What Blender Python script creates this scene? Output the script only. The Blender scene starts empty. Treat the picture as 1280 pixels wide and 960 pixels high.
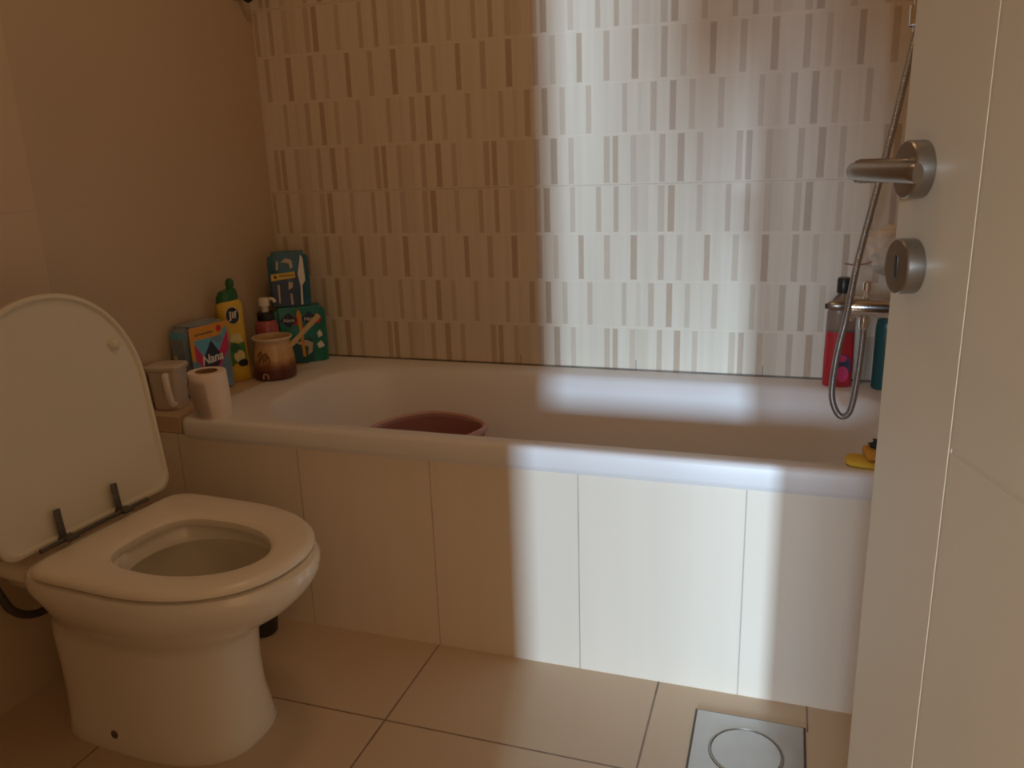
import bpy, bmesh, math, random
from mathutils import Vector, Matrix
random.seed(7)
PI = math.pi
scene = bpy.context.scene
COL = scene.collection

# ------------------------------------------------------------------ dimensions
T = 0.5076            # top of the tub and of the tiled ledge
PANEL_Y = -0.656      # face of the tiled tub panel
RIM_Y = -0.664        # outer edge of the tub rim
TUB_X = 0.131         # left end of the tub
RIGHT_X = 1.83        # right wall
FRONT_Y = -1.98       # wall with the doorway
CEIL_Z = 2.45
TILE_W, TILE_X0, ROW_H, JOINT_Z = 0.33333, 0.7804, 0.12653, 1.006

# ------------------------------------------------------------------ materials
def new_mat(name):
    m = bpy.data.materials.new(name); m.use_nodes = True
    nt = m.node_tree; nt.nodes.clear()
    out = nt.nodes.new('ShaderNodeOutputMaterial')
    b = nt.nodes.new('ShaderNodeBsdfPrincipled')
    nt.links.new(b.outputs[0], out.inputs[0])
    return m, nt, b

class NT:
    """small helper to chain math nodes"""
    def __init__(s, nt): s.nt = nt
    def _set(s, sock, v):
        if isinstance(v, (int, float)): sock.default_value = v
        elif isinstance(v, tuple): sock.default_value = v if len(v) == len(sock.default_value) else v + (1,)
        else: s.nt.links.new(v, sock)
    def m(s, op, a, b=0.0, c=None):
        n = s.nt.nodes.new('ShaderNodeMath'); n.operation = op
        s._set(n.inputs[0], a); s._set(n.inputs[1], b)
        if c is not None: s._set(n.inputs[2], c)
        return n.outputs[0]
    def mix(s, f, a, b):
        n = s.nt.nodes.new('ShaderNodeMix'); n.data_type = 'RGBA'
        s._set(n.inputs[0], f); s._set(n.inputs[6], a); s._set(n.inputs[7], b)
        return n.outputs[2]
    def noise(s, vec, scale, detail=3, rough=.5):
        n = s.nt.nodes.new('ShaderNodeTexNoise')
        if vec is not None: s.nt.links.new(vec, n.inputs['Vector'])
        n.inputs['Scale'].default_value = scale; n.inputs['Detail'].default_value = detail
        n.inputs['Roughness'].default_value = rough
        return n.outputs['Fac']
    def coords(s, kind='Object'):
        return s.nt.nodes.new('ShaderNodeTexCoord').outputs[kind]
    def xyz(s, v):
        n = s.nt.nodes.new('ShaderNodeSeparateXYZ'); s.nt.links.new(v, n.inputs[0]); return n.outputs
    def scaled(s, v, sc):
        n = s.nt.nodes.new('ShaderNodeMapping'); s.nt.links.new(v, n.inputs[0]); n.inputs['Scale'].default_value = sc
        return n.outputs[0]
    def bump(s, h, strength, dist=.002):
        n = s.nt.nodes.new('ShaderNodeBump'); s.nt.links.new(h, n.inputs['Height'])
        n.inputs['Strength'].default_value = strength; n.inputs['Distance'].default_value = dist
        return n.outputs[0]

def plain(name, col, rough=.5, metal=0.0, var=.06, scale=40, trans=0.0, coat=0.0, stretch=(1, 1, 1), alpha=1.0, spec=.5):
    m, nt, b = new_mat(name); g = NT(nt)
    v = g.scaled(g.coords(), stretch)
    f = g.noise(v, scale)
    c = tuple(col)
    lo = tuple(x * (1 - var) for x in c); hi = tuple(min(1, x * (1 + var)) for x in c)
    nt.links.new(g.mix(f, lo, hi), b.inputs['Base Color'])
    b.inputs['Roughness'].default_value = rough; b.inputs['Metallic'].default_value = metal
    b.inputs['Transmission Weight'].default_value = trans; b.inputs['Coat Weight'].default_value = coat
    b.inputs['Specular IOR Level'].default_value = spec
    if alpha < 1: b.inputs['Alpha'].default_value = alpha
    return m

CREAM = (.74, .63, .48)
# decorated back wall: four rows of stripes per tile, (start, end, strength) as fractions of the tile width
ROWS = [
    [(.0, .085, .13), (.160, .208, .5), (.237, .287, 1), (.455, .500, .42), (.668, .709, .62), (.809, .848, .75), (.947, .998, .38)],
    [(.165, .212, .68), (.309, .355, .36), (.520, .566, .92), (.734, .779, .58), (.947, .998, .95)],
    [(.0, .028, .12), (.092, .138, .62), (.236, .284, .95), (.380, .422, .4), (.593, .635, .48), (.878, .917, .48)],
    [(.0, .097, .13), (.165, .210, .62), (.304, .352, .92), (.449, .491, .45), (.734, .779, .6), (.803, .845, .85), (.944, .992, .42)],
]
def stripe_wall():
    m, nt, b = new_mat('striped_wall_tile'); g = NT(nt)
    co = g.coords(); x, y, z = g.xyz(co)
    u = g.m('FRACT', g.m('DIVIDE', g.m('SUBTRACT', x, TILE_X0 - 10 * TILE_W), TILE_W))
    rv = g.m('DIVIDE', g.m('SUBTRACT', JOINT_Z + 40 * ROW_H, z), ROW_H)
    rf = g.m('FRACT', rv); ri = g.m('MODULO', g.m('FLOOR', rv), 4.0)
    total = None
    for k, row in enumerate(ROWS):
        r = nt.nodes.new('ShaderNodeValToRGB'); cr = r.color_ramp; cr.interpolation = 'CONSTANT'
        stops = []
        for a, e, s in row: stops += [(a, s ** .8), (e, 0.0)]
        if stops[0][0] > 0: stops = [(0.0, 0.0)] + stops
        cr.elements[0].position = stops[0][0]; cr.elements[0].color = (stops[0][1],) * 3 + (1,)
        cr.elements[1].position = stops[1][0]; cr.elements[1].color = (stops[1][1],) * 3 + (1,)
        for p, s in stops[2:]:
            e = cr.elements.new(p); e.color = (s, s, s, 1)
        nt.links.new(u, r.inputs[0])
        sel = g.m('COMPARE', ri, float(k), .2)
        part = g.m('MULTIPLY', r.outputs[0], sel)
        total = part if total is None else g.m('ADD', total, part)
    # stripes stop a little short of the row edge
    inside = g.m('MULTIPLY', g.m('GREATER_THAN', rf, .035), g.m('LESS_THAN', rf, .965))
    fine = g.noise(g.scaled(co, (1, 1, .12)), 260, 2)
    stripe = g.m('MULTIPLY', g.m('MULTIPLY', total, inside), g.m('ADD', .72, g.m('MULTIPLY', fine, .5)))
    # soft vertical grain in the pale bands
    grain = g.noise(g.scaled(co, (1, 1, .04)), 55, 3)
    base = g.mix(grain, (.64, .55, .43), (.79, .71, .59))
    colr = g.mix(stripe, base, (.48, .36, .255))
    # thin pale line between rows and the darker tile joint every fourth row
    edge = g.m('GREATER_THAN', g.m('ABSOLUTE', g.m('SUBTRACT', rf, .5)), .489)
    colr = g.mix(g.m('MULTIPLY', edge, .3), colr, (.82, .73, .60))
    rv4 = g.m('FRACT', g.m('DIVIDE', rv, 4.0))
    joint = g.m('GREATER_THAN', g.m('ABSOLUTE', g.m('SUBTRACT', rv4, .5)), .4975)
    colr = g.mix(g.m('MULTIPLY', joint, .4), colr, (.33, .27, .2))
    vj = g.m('GREATER_THAN', g.m('ABSOLUTE', g.m('SUBTRACT', u, .5)), .4975)
    colr = g.mix(g.m('MULTIPLY', vj, .12), colr, (.4, .33, .26))
    grime = g.m('LESS_THAN', z, T + .0035)
    grime2 = g.m('MULTIPLY', grime, g.m('ADD', .45, g.m('MULTIPLY', g.noise(co, 9, 2), .7)))
    ticks = g.m('MULTIPLY', vj, g.m('LESS_THAN', z, T + .028))
    grime2 = g.m('MAXIMUM', grime2, g.m('MULTIPLY', ticks, g.m('GREATER_THAN', x, .7)))
    colr = g.mix(grime2, colr, (.06, .045, .035))
    nt.links.new(colr, b.inputs['Base Color'])
    b.inputs['Roughness'].default_value = .38
    return m

def tile_mat(name, col, grout, axes, periods, offsets, width=.003, rough=.3, var=.05, extra=None, grain=None, strength=.85, tone=None):
    """plain tiles with grout lines; axes are indices into xyz"""
    m, nt, b = new_mat(name); g = NT(nt)
    co = g.coords(); c = g.xyz(co)
    line = None
    for ax, p, o in zip(axes, periods, offsets):
        if p is None:
            d = g.m('LESS_THAN', g.m('ABSOLUTE', g.m('SUBTRACT', c[ax], o)), width / 2)
        else:
            f = g.m('FRACT', g.m('ADD', g.m('DIVIDE', g.m('SUBTRACT', c[ax], o), p), 20.5))
            d = g.m('LESS_THAN', g.m('ABSOLUTE', g.m('SUBTRACT', f, .5)), width / 2 / p)
        line = d if line is None else g.m('MAXIMUM', line, d)
    if extra: line = g.m('MAXIMUM', line, extra(g, c))
    n = g.noise(g.scaled(co, grain or (1, 1, 1)), 6 if not grain else 18, 4)
    lo = tuple(x * (1 - var) for x in col); hi = tuple(min(1, x * (1 + var)) for x in col)
    colr = g.mix(n, lo, hi)
    if tone:   # the neighbouring tile comes from a slightly paler batch
        pale = g.mix(n, tuple(min(1, x * tone[2]) for x in lo), tuple(min(1, x * tone[2]) for x in hi))
        colr = g.mix(g.m('LESS_THAN', c[tone[0]], tone[1]), colr, pale)
    dirt = g.noise(co, 14, 3)
    colr = g.mix(g.m('MULTIPLY', line, g.m('MULTIPLY', strength, g.m('ADD', .55, g.m('MULTIPLY', dirt, .9)))), colr, grout)
    nt.links.new(colr, b.inputs['Base Color'])
    b.inputs['Roughness'].default_value = rough
    nt.links.new(g.bump(g.m('SUBTRACT', 1.0, line), .3, .001), b.inputs['Normal'])
    return m

def floor_extra(g, c):
    # the short cut joint that runs from the drain to the tub panel
    a = g.m('LESS_THAN', g.m('ABSOLUTE', g.m('SUBTRACT', c[0], 1.578)), .0018)
    return g.m('MULTIPLY', a, g.m('GREATER_THAN', c[1], -.735))

M = {}
M['stripe'] = stripe_wall()
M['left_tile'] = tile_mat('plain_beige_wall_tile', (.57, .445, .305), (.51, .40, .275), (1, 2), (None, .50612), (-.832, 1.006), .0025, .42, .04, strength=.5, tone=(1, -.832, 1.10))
M['plain_tile'] = tile_mat('plain_cream_wall_tile', (.70, .58, .42), (.5, .4, .28), (0, 2), (.3333, .50612), (0.1, 1.006), .0025, .4, .04)
M['side_tile'] = tile_mat('plain_cream_side_tile', (.70, .58, .42), (.5, .4, .28), (1, 2), (.3333, .50612), (0.0, 1.006), .0025, .4, .04)
M['panel'] = tile_mat('cream_panel_tile', (.83, .74, .62), (.38, .32, .27), (0,), (.33170,), (.4483,), .0026, .3, .05, grain=(1, 1, .05), strength=.7)
M['floor'] = tile_mat('beige_floor_tile', (.60, .47, .33), (.16, .10, .065), (0, 1), (.5056, .5056), (.777, -.9292), .0042, .33, .04, extra=floor_extra)
M['ledge'] = plain('ledge_tile', (.62, .46, .31), .45, var=.08, scale=14)
M['ceiling'] = plain('ceiling_paint', (.80, .74, .66), .8, var=.02)
M['enamel'] = plain('white_tub_enamel', (.79, .77, .77), .42, var=.02, scale=6)
M['ceramic'] = plain('white_ceramic', (.80, .75, .66), .16, var=.02, scale=5, coat=.4)
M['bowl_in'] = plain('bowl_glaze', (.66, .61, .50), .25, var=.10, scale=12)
M['seat'] = plain('seat_plastic', (.82, .75, .64), .3, var=.02, scale=5)
M['lid'] = plain('lid_plastic', (.72, .67, .54), .34, var=.03, scale=5)
M['hinge'] = plain('tarnished_metal', (.13, .115, .10), .45, .6, .25, 60)
M['grime'] = plain('dark_grime', (.12, .08, .05), .7, 0, .3, 60)
M['water'] = plain('still_water', (.52, .48, .38), .04, 0, .02, 8, spec=.6)
M['chrome'] = plain('chrome', (.80, .80, .82), .12, 1, .02, 20)
M['steel'] = plain('brushed_steel', (.36, .325, .285), .34, 1, .10, 120, stretch=(1, 1, .1))
M['drain'] = plain('dull_steel_plate', (.52, .53, .53), .42, .55, .10, 22)
M['drain_dark'] = plain('drain_gap', (.10, .09, .085), .6, .2, .2, 40)
M['door'] = plain('cream_door_paint', (.595, .495, .35), .42, var=.02, scale=8)
M['groove'] = plain('pale_door_groove', (.62, .52, .38), .45, var=.02, scale=8)
M['black'] = plain('black_plastic', (.018, .017, .017), .4, var=.2)
M['bucket'] = plain('dusty_pink_plastic', (.38, .17, .16), .5, var=.06, scale=12)
M['bucket_lip'] = plain('worn_pink_lip', (.58, .34, .31), .5, var=.08, scale=20)
M['paper'] = plain('white_tissue', (.84, .74, .66), .95, var=.04, scale=90)
M['card'] = plain('brown_cardboard', (.34, .19, .10), .9, var=.1, scale=60)
M['frost'] = plain('frosted_plastic', (.70, .62, .54), .35, var=.05, scale=20, trans=.12)
M['white'] = plain('white_plastic', (.80, .74, .68), .4, var=.03)
M['yellow'] = plain('yellow_plastic', (.70, .46, .045), .36, var=.04, scale=18)
M['green_cap'] = plain('green_plastic', (.015, .12, .035), .4, var=.1)
M['ink'] = plain('black_ink', (.012, .014, .014), .45, var=.1)
M['leaf'] = plain('leaf_green_print', (.06, .22, .05), .45, var=.4, scale=80)
M['lemon'] = plain('lemon_print', (.72, .64, .30), .45, var=.2, scale=60)
M['print_white'] = plain('white_print', (.82, .80, .76), .45, var=.02)
M['print_red'] = plain('red_print', (.55, .03, .03), .45, var=.05)
M['bag_blue'] = plain('blue_film', (.15, .27, .40), .32, var=.35, scale=22)
M['bag_grey'] = plain('grey_blue_film', (.24, .30, .36), .34, var=.3, scale=18)
M['orange'] = plain('orange_film', (.72, .33, .03), .38, var=.08)
M['sky_print'] = plain('sky_blue_print', (.12, .42, .62), .38, var=.18, scale=30)
M['magenta'] = plain('magenta_print', (.60, .02, .13), .38, var=.06)
M['navy'] = plain('navy_print', (.015, .02, .06), .38, var=.1)
M['teal'] = plain('teal_green_film', (.012, .20, .15), .34, var=.25, scale=26)
M['teal_dark'] = plain('dark_teal_print', (.006, .09, .085), .36, var=.2, scale=26)
M['petrol'] = plain('petrol_blue_film', (.012, .11, .16), .3, var=.35, scale=30)
M['petrol_dark'] = plain('deep_blue_print', (.01, .035, .085), .34, var=.2, scale=26)
M['tan_print'] = plain('pale_tan_print', (.55, .46, .36), .4, var=.15)
M['pot_rim'] = plain('ivory_enamel', (.66, .55, .42), .28, var=.06)
M['pot_handle'] = plain('ochre_enamel', (.70, .52, .28), .3, var=.08)
M['pot_mark'] = plain('brown_decor', (.16, .055, .02), .35, var=.2)
M['pink_soap'] = plain('pink_soap_bottle', (.50, .13, .14), .25, var=.1, trans=.15)
M['red_gel'] = plain('red_shower_gel', (.52, .03, .042), .25, var=.06, trans=.1)
M['clear'] = plain('clear_plastic', (.86, .80, .76), .12, var=.02, trans=.85)
M['teal_bottle'] = plain('dark_teal_bottle', (.012, .10, .12), .3, var=.1)
M['sponge'] = plain('orange_sponge', (.62, .30, .04), .95, var=.2, scale=150)
M['scour'] = plain('dark_scouring_pad', (.03, .04, .035), .95, var=.4, scale=180)
M['cloth'] = plain('yellow_cloth', (.68, .44, .045), .9, var=.1, scale=120)
M['puff'] = plain('pale_mesh', (.66, .58, .48), .8, var=.15, scale=90)
M['cord'] = plain('reddish_cord', (.35, .16, .11), .8, var=.1)
M['pot_dark'] = plain('dark_grey_plastic', (.035, .03, .028), .5, var=.2)
M['hose_grey'] = plain('grey_hose', (.10, .085, .07), .45, .4, .3, 90)

def pot_glaze():
    m, nt, b = new_mat('cream_to_brown_enamel'); g = NT(nt)
    co = g.coords(); z = g.xyz(co)[2]
    n = g.noise(co, 45, 3)
    r = nt.nodes.new('ShaderNodeValToRGB'); cr = r.color_ramp
    cr.elements[0].position = .22; cr.elements[0].color = (.12, .035, .022, 1)
    cr.elements[1].position = .50; cr.elements[1].color = (.60, .36, .15, 1)
    e = cr.elements.new(.34); e.color = (.24, .085, .035, 1)
    e = cr.elements.new(.88); e.color = (.64, .44, .23, 1)
    nt.links.new(g.m('ADD', g.m('DIVIDE', z, .122), g.m('MULTIPLY', g.m('SUBTRACT', n, .5), .12)), r.inputs[0])
    nt.links.new(r.outputs[0], b.inputs['Base Color']); b.inputs['Roughness'].default_value = .25
    return m
M['pot'] = pot_glaze()

def ribbed(name, col, period, axis=2):
    """ribbed metal hose: rings along the tube from the UV map"""
    m, nt, b = new_mat(name); g = NT(nt)
    uv = nt.nodes.new('ShaderNodeUVMap').outputs[0]
    v = g.xyz(uv)[1]
    w = g.m('SINE', g.m('MULTIPLY', v, 2 * PI / period))
    f = g.m('ADD', .5, g.m('MULTIPLY', w, .5))
    nt.links.new(g.mix(f, tuple(c * .45 for c in col), col), b.inputs['Base Color'])
    b.inputs['Metallic'].default_value = .9; b.inputs['Roughness'].default_value = .3
    nt.links.new(g.bump(f, .6, .001), b.inputs['Normal'])
    return m
M['hose'] = ribbed('ribbed_steel_hose', (.52, .50, .48), .0035)

# ------------------------------------------------------------------ mesh helpers
def obj(name, bm, mats, parent=None, smooth=True, loc=None, rotz=0.0, angle=40):
    bmesh.ops.recalc_face_normals(bm, faces=bm.faces[:])
    me = bpy.data.meshes.new(name); bm.to_mesh(me); bm.free()
    for m in (mats if isinstance(mats, (list, tuple)) else [mats]): me.materials.append(M[m] if isinstance(m, str) else m)
    if smooth:
        me.polygons.foreach_set('use_smooth', [True] * len(me.polygons))
        me.set_sharp_from_angle(angle=math.radians(angle))
    o = bpy.data.objects.new(name, me); COL.objects.link(o)
    if parent is not None: o.parent = parent
    if loc is not None: o.location = loc
    o.rotation_euler[2] = rotz
    return o

def tag(o, label, cat, group=None):
    o['label'] = label; o['category'] = cat
    if group: o['group'] = group
    return o
def thing(name, label, cat, loc=(0, 0, 0), rotz=0.0, group=None):
    o = bpy.data.objects.new(name, None); COL.objects.link(o)
    o.empty_display_size = .05
    o.location = loc; o.rotation_euler[2] = rotz
    return tag(o, label, cat, group)
def struct(name, bm, mats, smooth=False, **k):
    o = obj(name, bm, mats, smooth=smooth, **k); o['kind'] = 'structure'; return o

def faces_mat(fs, mi):
    for f in fs: f.material_index = mi
def box(bm, x0, x1, y0, y1, z0, z1, mi=0, bev=0.0, seg=2, mat=None):
    r = bmesh.ops.create_cube(bm, size=1.0)
    vs = r['verts']
    for v in vs:
        v.co = Vector((x0 + (v.co.x + .5) * (x1 - x0), y0 + (v.co.y + .5) * (y1 - y0), z0 + (v.co.z + .5) * (z1 - z0)))
    fs = list({f for v in vs for f in v.link_faces})
    faces_mat(fs, mi)
    if bev > 0:
        es = list({e for v in vs for e in v.link_edges})
        r2 = bmesh.ops.bevel(bm, geom=es, offset=bev, segments=seg, profile=.5, affect='EDGES', clamp_overlap=True)
        faces_mat(r2['faces'], mi)
        vs = list({v for f in r2['faces'] for v in f.verts} | {v for v in vs if v.is_valid})
    if mat is not None:
        for v in vs: v.co = mat @ v.co
    return vs

def ring(bm, pts): return [bm.verts.new(p) for p in pts]
def bridge(bm, a, b, mi=0):
    n = len(a)
    for i in range(n):
        f = bm.faces.new((a[i], a[(i + 1) % n], b[(i + 1) % n], b[i])); f.material_index = mi
def cap(bm, r, mi=0):
    c = Vector((0, 0, 0))
    for v in r: c += v.co
    c = bm.verts.new(c / len(r)); n = len(r)
    for i in range(n):
        f = bm.faces.new((r[i], r[(i + 1) % n], c)); f.material_index = mi
def loft(bm, rings, mi=0, cap0=True, cap1=True, mis=None):
    rs = [ring(bm, p) for p in rings]
    for k in range(len(rs) - 1): bridge(bm, rs[k], rs[k + 1], mis[k] if mis else mi)
    if cap0: cap(bm, rs[0], mis[0] if mis else mi)
    if cap1: cap(bm, rs[-1], mis[-1] if mis else mi)
    return rs
def circ(cx, cy, z, r, n=48, ry=None, ex=2.0, rot=0.0):
    ry = r if ry is None else ry
    out = []
    for i in range(n):
        a = 2 * PI * i / n; c, s = math.cos(a), math.sin(a)
        x = r * math.copysign(abs(c) ** (2 / ex), c); y = ry * math.copysign(abs(s) ** (2 / ex), s)
        out.append((cx + x * math.cos(rot) - y * math.sin(rot), cy + x * math.sin(rot) + y * math.cos(rot), z))
    return out
def lathe(bm, prof, cx=0, cy=0, n=48, mi=0, cap0=True, cap1=True, mis=None, ky=1.0, ex=2.0, rot=0.0):
    return loft(bm, [circ(cx, cy, z, r, n, r * ky, ex, rot) for r, z in prof], mi, cap0, cap1, mis)
def rrect(x0, x1, y0, y1, r, z, k=10, m=6):
    """rounded rectangle, always the same number of points: k per corner, m per side"""
    r = min(r, (x1 - x0) / 2 - 1e-4, (y1 - y0) / 2 - 1e-4)
    cs = [(x1 - r, y1 - r, 0), (x0 + r, y1 - r, 90), (x0 + r, y0 + r, 180), (x1 - r, y0 + r, 270)]
    arcs = []
    for cx, cy, a in cs:
        arcs.append([(cx + r * math.cos(math.radians(a + 90 * i / k)), cy + r * math.sin(math.radians(a + 90 * i / k)), z) for i in range(k + 1)])
    out = []
    for i, a in enumerate(arcs):
        out += a
        b = arcs[(i + 1) % 4][0]; e = a[-1]
        for j in range(1, m): out.append(tuple(e[q] + (b[q] - e[q]) * j / m for q in range(3)))
    return out
def smooth_path(pts, n=8):
    """Catmull-Rom through the points"""
    P = [Vector(p) for p in pts]; P = [2 * P[0] - P[1]] + P + [2 * P[-1] - P[-2]]
    out = []
    for i in range(1, len(P) - 2):
        a, b, c, d = P[i - 1:i + 3]
        for j in range(n):
            t = j / n
            out.append(.5 * ((2 * b) + (c - a) * t + (2 * a - 5 * b + 4 * c - d) * t * t + (3 * b - a - 3 * c + d) * t ** 3))
    out.append(P[-2]); return out
def tube(bm, pts, r, n=12, mi=0, uv=False, flat=None, up=None):
    P = [Vector(p) for p in pts]; rings = []; L = [0.0]
    for i in range(1, len(P)): L.append(L[-1] + (P[i] - P[i - 1]).length)
    nrm = None
    for i, p in enumerate(P):
        t = (P[min(i + 1, len(P) - 1)] - P[max(i - 1, 0)]).normalized()
        if nrm is None:
            a = Vector(up) if up else (Vector((0, 0, 1)) if abs(t.z) < .9 else Vector((1, 0, 0)))
            nrm = (a - t * a.dot(t)).normalized()
        else: nrm = (nrm - t * nrm.dot(t)).normalized()
        bn = t.cross(nrm); rr = r[i] if isinstance(r, (list, tuple)) else r
        rings.append([p + rr * (math.cos(2 * PI * k / n) * nrm + (flat or 1) * math.sin(2 * PI * k / n) * bn) for k in range(n)])
    rs = [ring(bm, q) for q in rings]
    lay = bm.loops.layers.uv.verify() if uv else None
    for k in range(len(rs) - 1):
        for i in range(n):
            f = bm.faces.new((rs[k][i], rs[k][(i + 1) % n], rs[k + 1][(i + 1) % n], rs[k + 1][i])); f.material_index = mi
            if uv:
                for lp, (uu, vv) in zip(f.loops, ((i, k), (i + 1, k), (i + 1, k + 1), (i, k + 1))): lp[lay].uv = (uu / n, L[vv])
    cap(bm, rs[0], mi); cap(bm, rs[-1], mi)
def prism(bm, pts, y0, y1, mi=0):
    """polygon in the local x-z plane given thickness along y"""
    a = [bm.verts.new((x, y0, z)) for x, z in pts]; b = [bm.verts.new((x, y1, z)) for x, z in pts]
    n = len(pts); fs = [bm.faces.new(a), bm.faces.new(b)]
    for i in range(n): fs.append(bm.faces.new((a[i], a[(i + 1) % n], b[(i + 1) % n], b[i])))
    faces_mat(fs, mi)
def text_into(bm, body, mat4, size, mi, extrude=.0004, shear=0.0, bold=0.0):
    cu = bpy.data.curves.new('lettering', 'FONT'); cu.body = body; cu.size = size
    cu.align_x = 'CENTER'; cu.align_y = 'CENTER'; cu.extrude = extrude; cu.shear = shear; cu.offset = bold; cu.resolution_u = 4
    o = bpy.data.objects.new('lettering', cu); COL.objects.link(o)
    dg = bpy.context.evaluated_depsgraph_get(); dg.update()
    me = bpy.data.meshes.new_from_object(o.evaluated_get(dg))
    n0 = len(bm.verts); f0 = len(bm.faces)
    bm.from_mesh(me); bm.verts.ensure_lookup_table(); bm.faces.ensure_lookup_table()
    for v in bm.verts[n0:]: v.co = mat4 @ v.co
    faces_mat(bm.faces[f0:], mi)
    bpy.data.objects.remove(o); bpy.data.curves.remove(cu); bpy.data.meshes.remove(me)
UPRIGHT = Matrix.Rotation(PI / 2, 4, 'X')      # text plane -> local x-z, facing -y
def at(x, y, z, tilt=0.0): return Matrix.Translation((x, y, z)) @ Matrix.Rotation(-tilt, 4, 'Y') @ UPRIGHT

# ------------------------------------------------------------------ the room
b = bmesh.new(); box(b, -.12, 1.95, -2.6, .12, -.10, 0); struct('floor', b, 'floor')
b = bmesh.new(); box(b, -.12, 1.95, FRONT_Y - .15, .12, CEIL_Z, CEIL_Z + .1); struct('ceiling', b, 'ceiling')
b = bmesh.new(); box(b, -.12, 0, FRONT_Y - .15, .12, 0, CEIL_Z); struct('wall_left', b, 'left_tile')
b = bmesh.new(); box(b, 0, RIGHT_X, 0, .12, 0, CEIL_Z); struct('wall_back', b, 'stripe')
b = bmesh.new(); box(b, RIGHT_X, 1.95, FRONT_Y - .15, .12, 0, CEIL_Z); struct('wall_right', b, 'side_tile')
DOOR_L, DOOR_R = 1.21, 1.80
b = bmesh.new()
box(b, 0, DOOR_L, FRONT_Y - .15, FRONT_Y, 0, CEIL_Z); box(b, DOOR_R, RIGHT_X, FRONT_Y - .15, FRONT_Y, 0, CEIL_Z)
box(b, DOOR_L, DOOR_R, FRONT_Y - .15, FRONT_Y, 2.06, CEIL_Z)
struct('wall_front', b, 'plain_tile')
# unseen stepped boards added in the hallway to shade daylight on the back wall
b = bmesh.new(); box(b, -.6, 1.28, -5.1, -5.0, 1.62, 2.9); box(b, 1.92, 3.4, -5.1, -5.0, 1.55, 2.9); box(b, 1.28, 1.92, -5.1, -5.0, 2.6, 2.9)
struct('hall_light_blocker', b, 'ceiling')
b = bmesh.new(); box(b, 0, RIGHT_X, PANEL_Y, PANEL_Y + .03, 0, T - .043); struct('trim_2', b, 'panel')
b = bmesh.new(); box(b, 0, TUB_X - .001, PANEL_Y, 0, T - .042, T - .0005, bev=.002); struct('trim_1', b, 'ledge')

# ------------------------------------------------------------------ bathtub
b = bmesh.new()
X0, X1, Y0, Y1 = TUB_X, RIGHT_X - .002, RIM_Y, -.002
def basin(t, z, r):   # t = 0 at the lip, 1 at the bottom
    return rrect(.268 + .18 * min(t, 1) + .03 * max(0, t - 1), 1.735 - .07 * t, -.617 + .085 * t, -.088 - .26 * min(t, .35) - .05 * max(0, t - .35), r, z)
rings = [rrect(X0 + .02, X1 - .02, Y0 + .012, Y1 - .01, .02, T - .060),
         rrect(X0 + .003, X1 - .003, Y0 + .001, Y1, .02, T - .0445),
         rrect(X0, X1, Y0, Y1, .02, T - .040), rrect(X0, X1, Y0, Y1, .022, T - .010),
         rrect(X0 + .002, X1 - .002, Y0 + .0025, Y1 - .001, .024, T - .004),
         rrect(X0 + .007, X1 - .007, Y0 + .008, Y1 - .004, .028, T - .0005),
         rrect(X0 + .014, X1 - .014, Y0 + .015, Y1 - .008, .03, T),
         basin(-.06, T - .0005, .20), basin(-.015, T - .003, .20), basin(.03, T - .012, .20), basin(.09, T - .035, .20),
         basin(.2, T - .09, .19), basin(.42, T - .18, .18), basin(.66, T - .28, .17), basin(.80, T - .335, .16),
         basin(.95, T - .368, .14), basin(1.25, T - .382, .11), basin(1.7, T - .386, .08)]
loft(b, rings, cap0=False)
tub = obj('bathtub', b, 'enamel')
tag(tub, 'white enamelled bathtub set behind the cream tiled panel', 'bathtub')

# ------------------------------------------------------------------ pink bucket in the tub
bz = T - .3855
bk = thing('bucket', 'dusty pink plastic bucket standing inside the bathtub', 'bucket', (.641, -.360, bz), math.radians(20))
H = .424 - bz
b = bmesh.new()
def sq(r, z): return circ(0, 0, z, r * 1.02, 64, r * .93, 1.6)
loft(b, [sq(.088, 0), sq(.094, .004), sq(.143, H - .03), sq(.147, H - .008), sq(.141, H - .006), sq(.137, H - .03), sq(.090, .008)])
obj('body', b, 'bucket', bk)
b = bmesh.new()
loft(b, [sq(.143, H - .012), sq(.1505, H - .012), sq(.1525, H - .005), sq(.150, H + .001), sq(.144, H + .002), sq(.1395, H - .003), sq(.140, H - .012)], cap0=False, cap1=False)
obj('lip', b, 'bucket_lip', bk)

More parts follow.
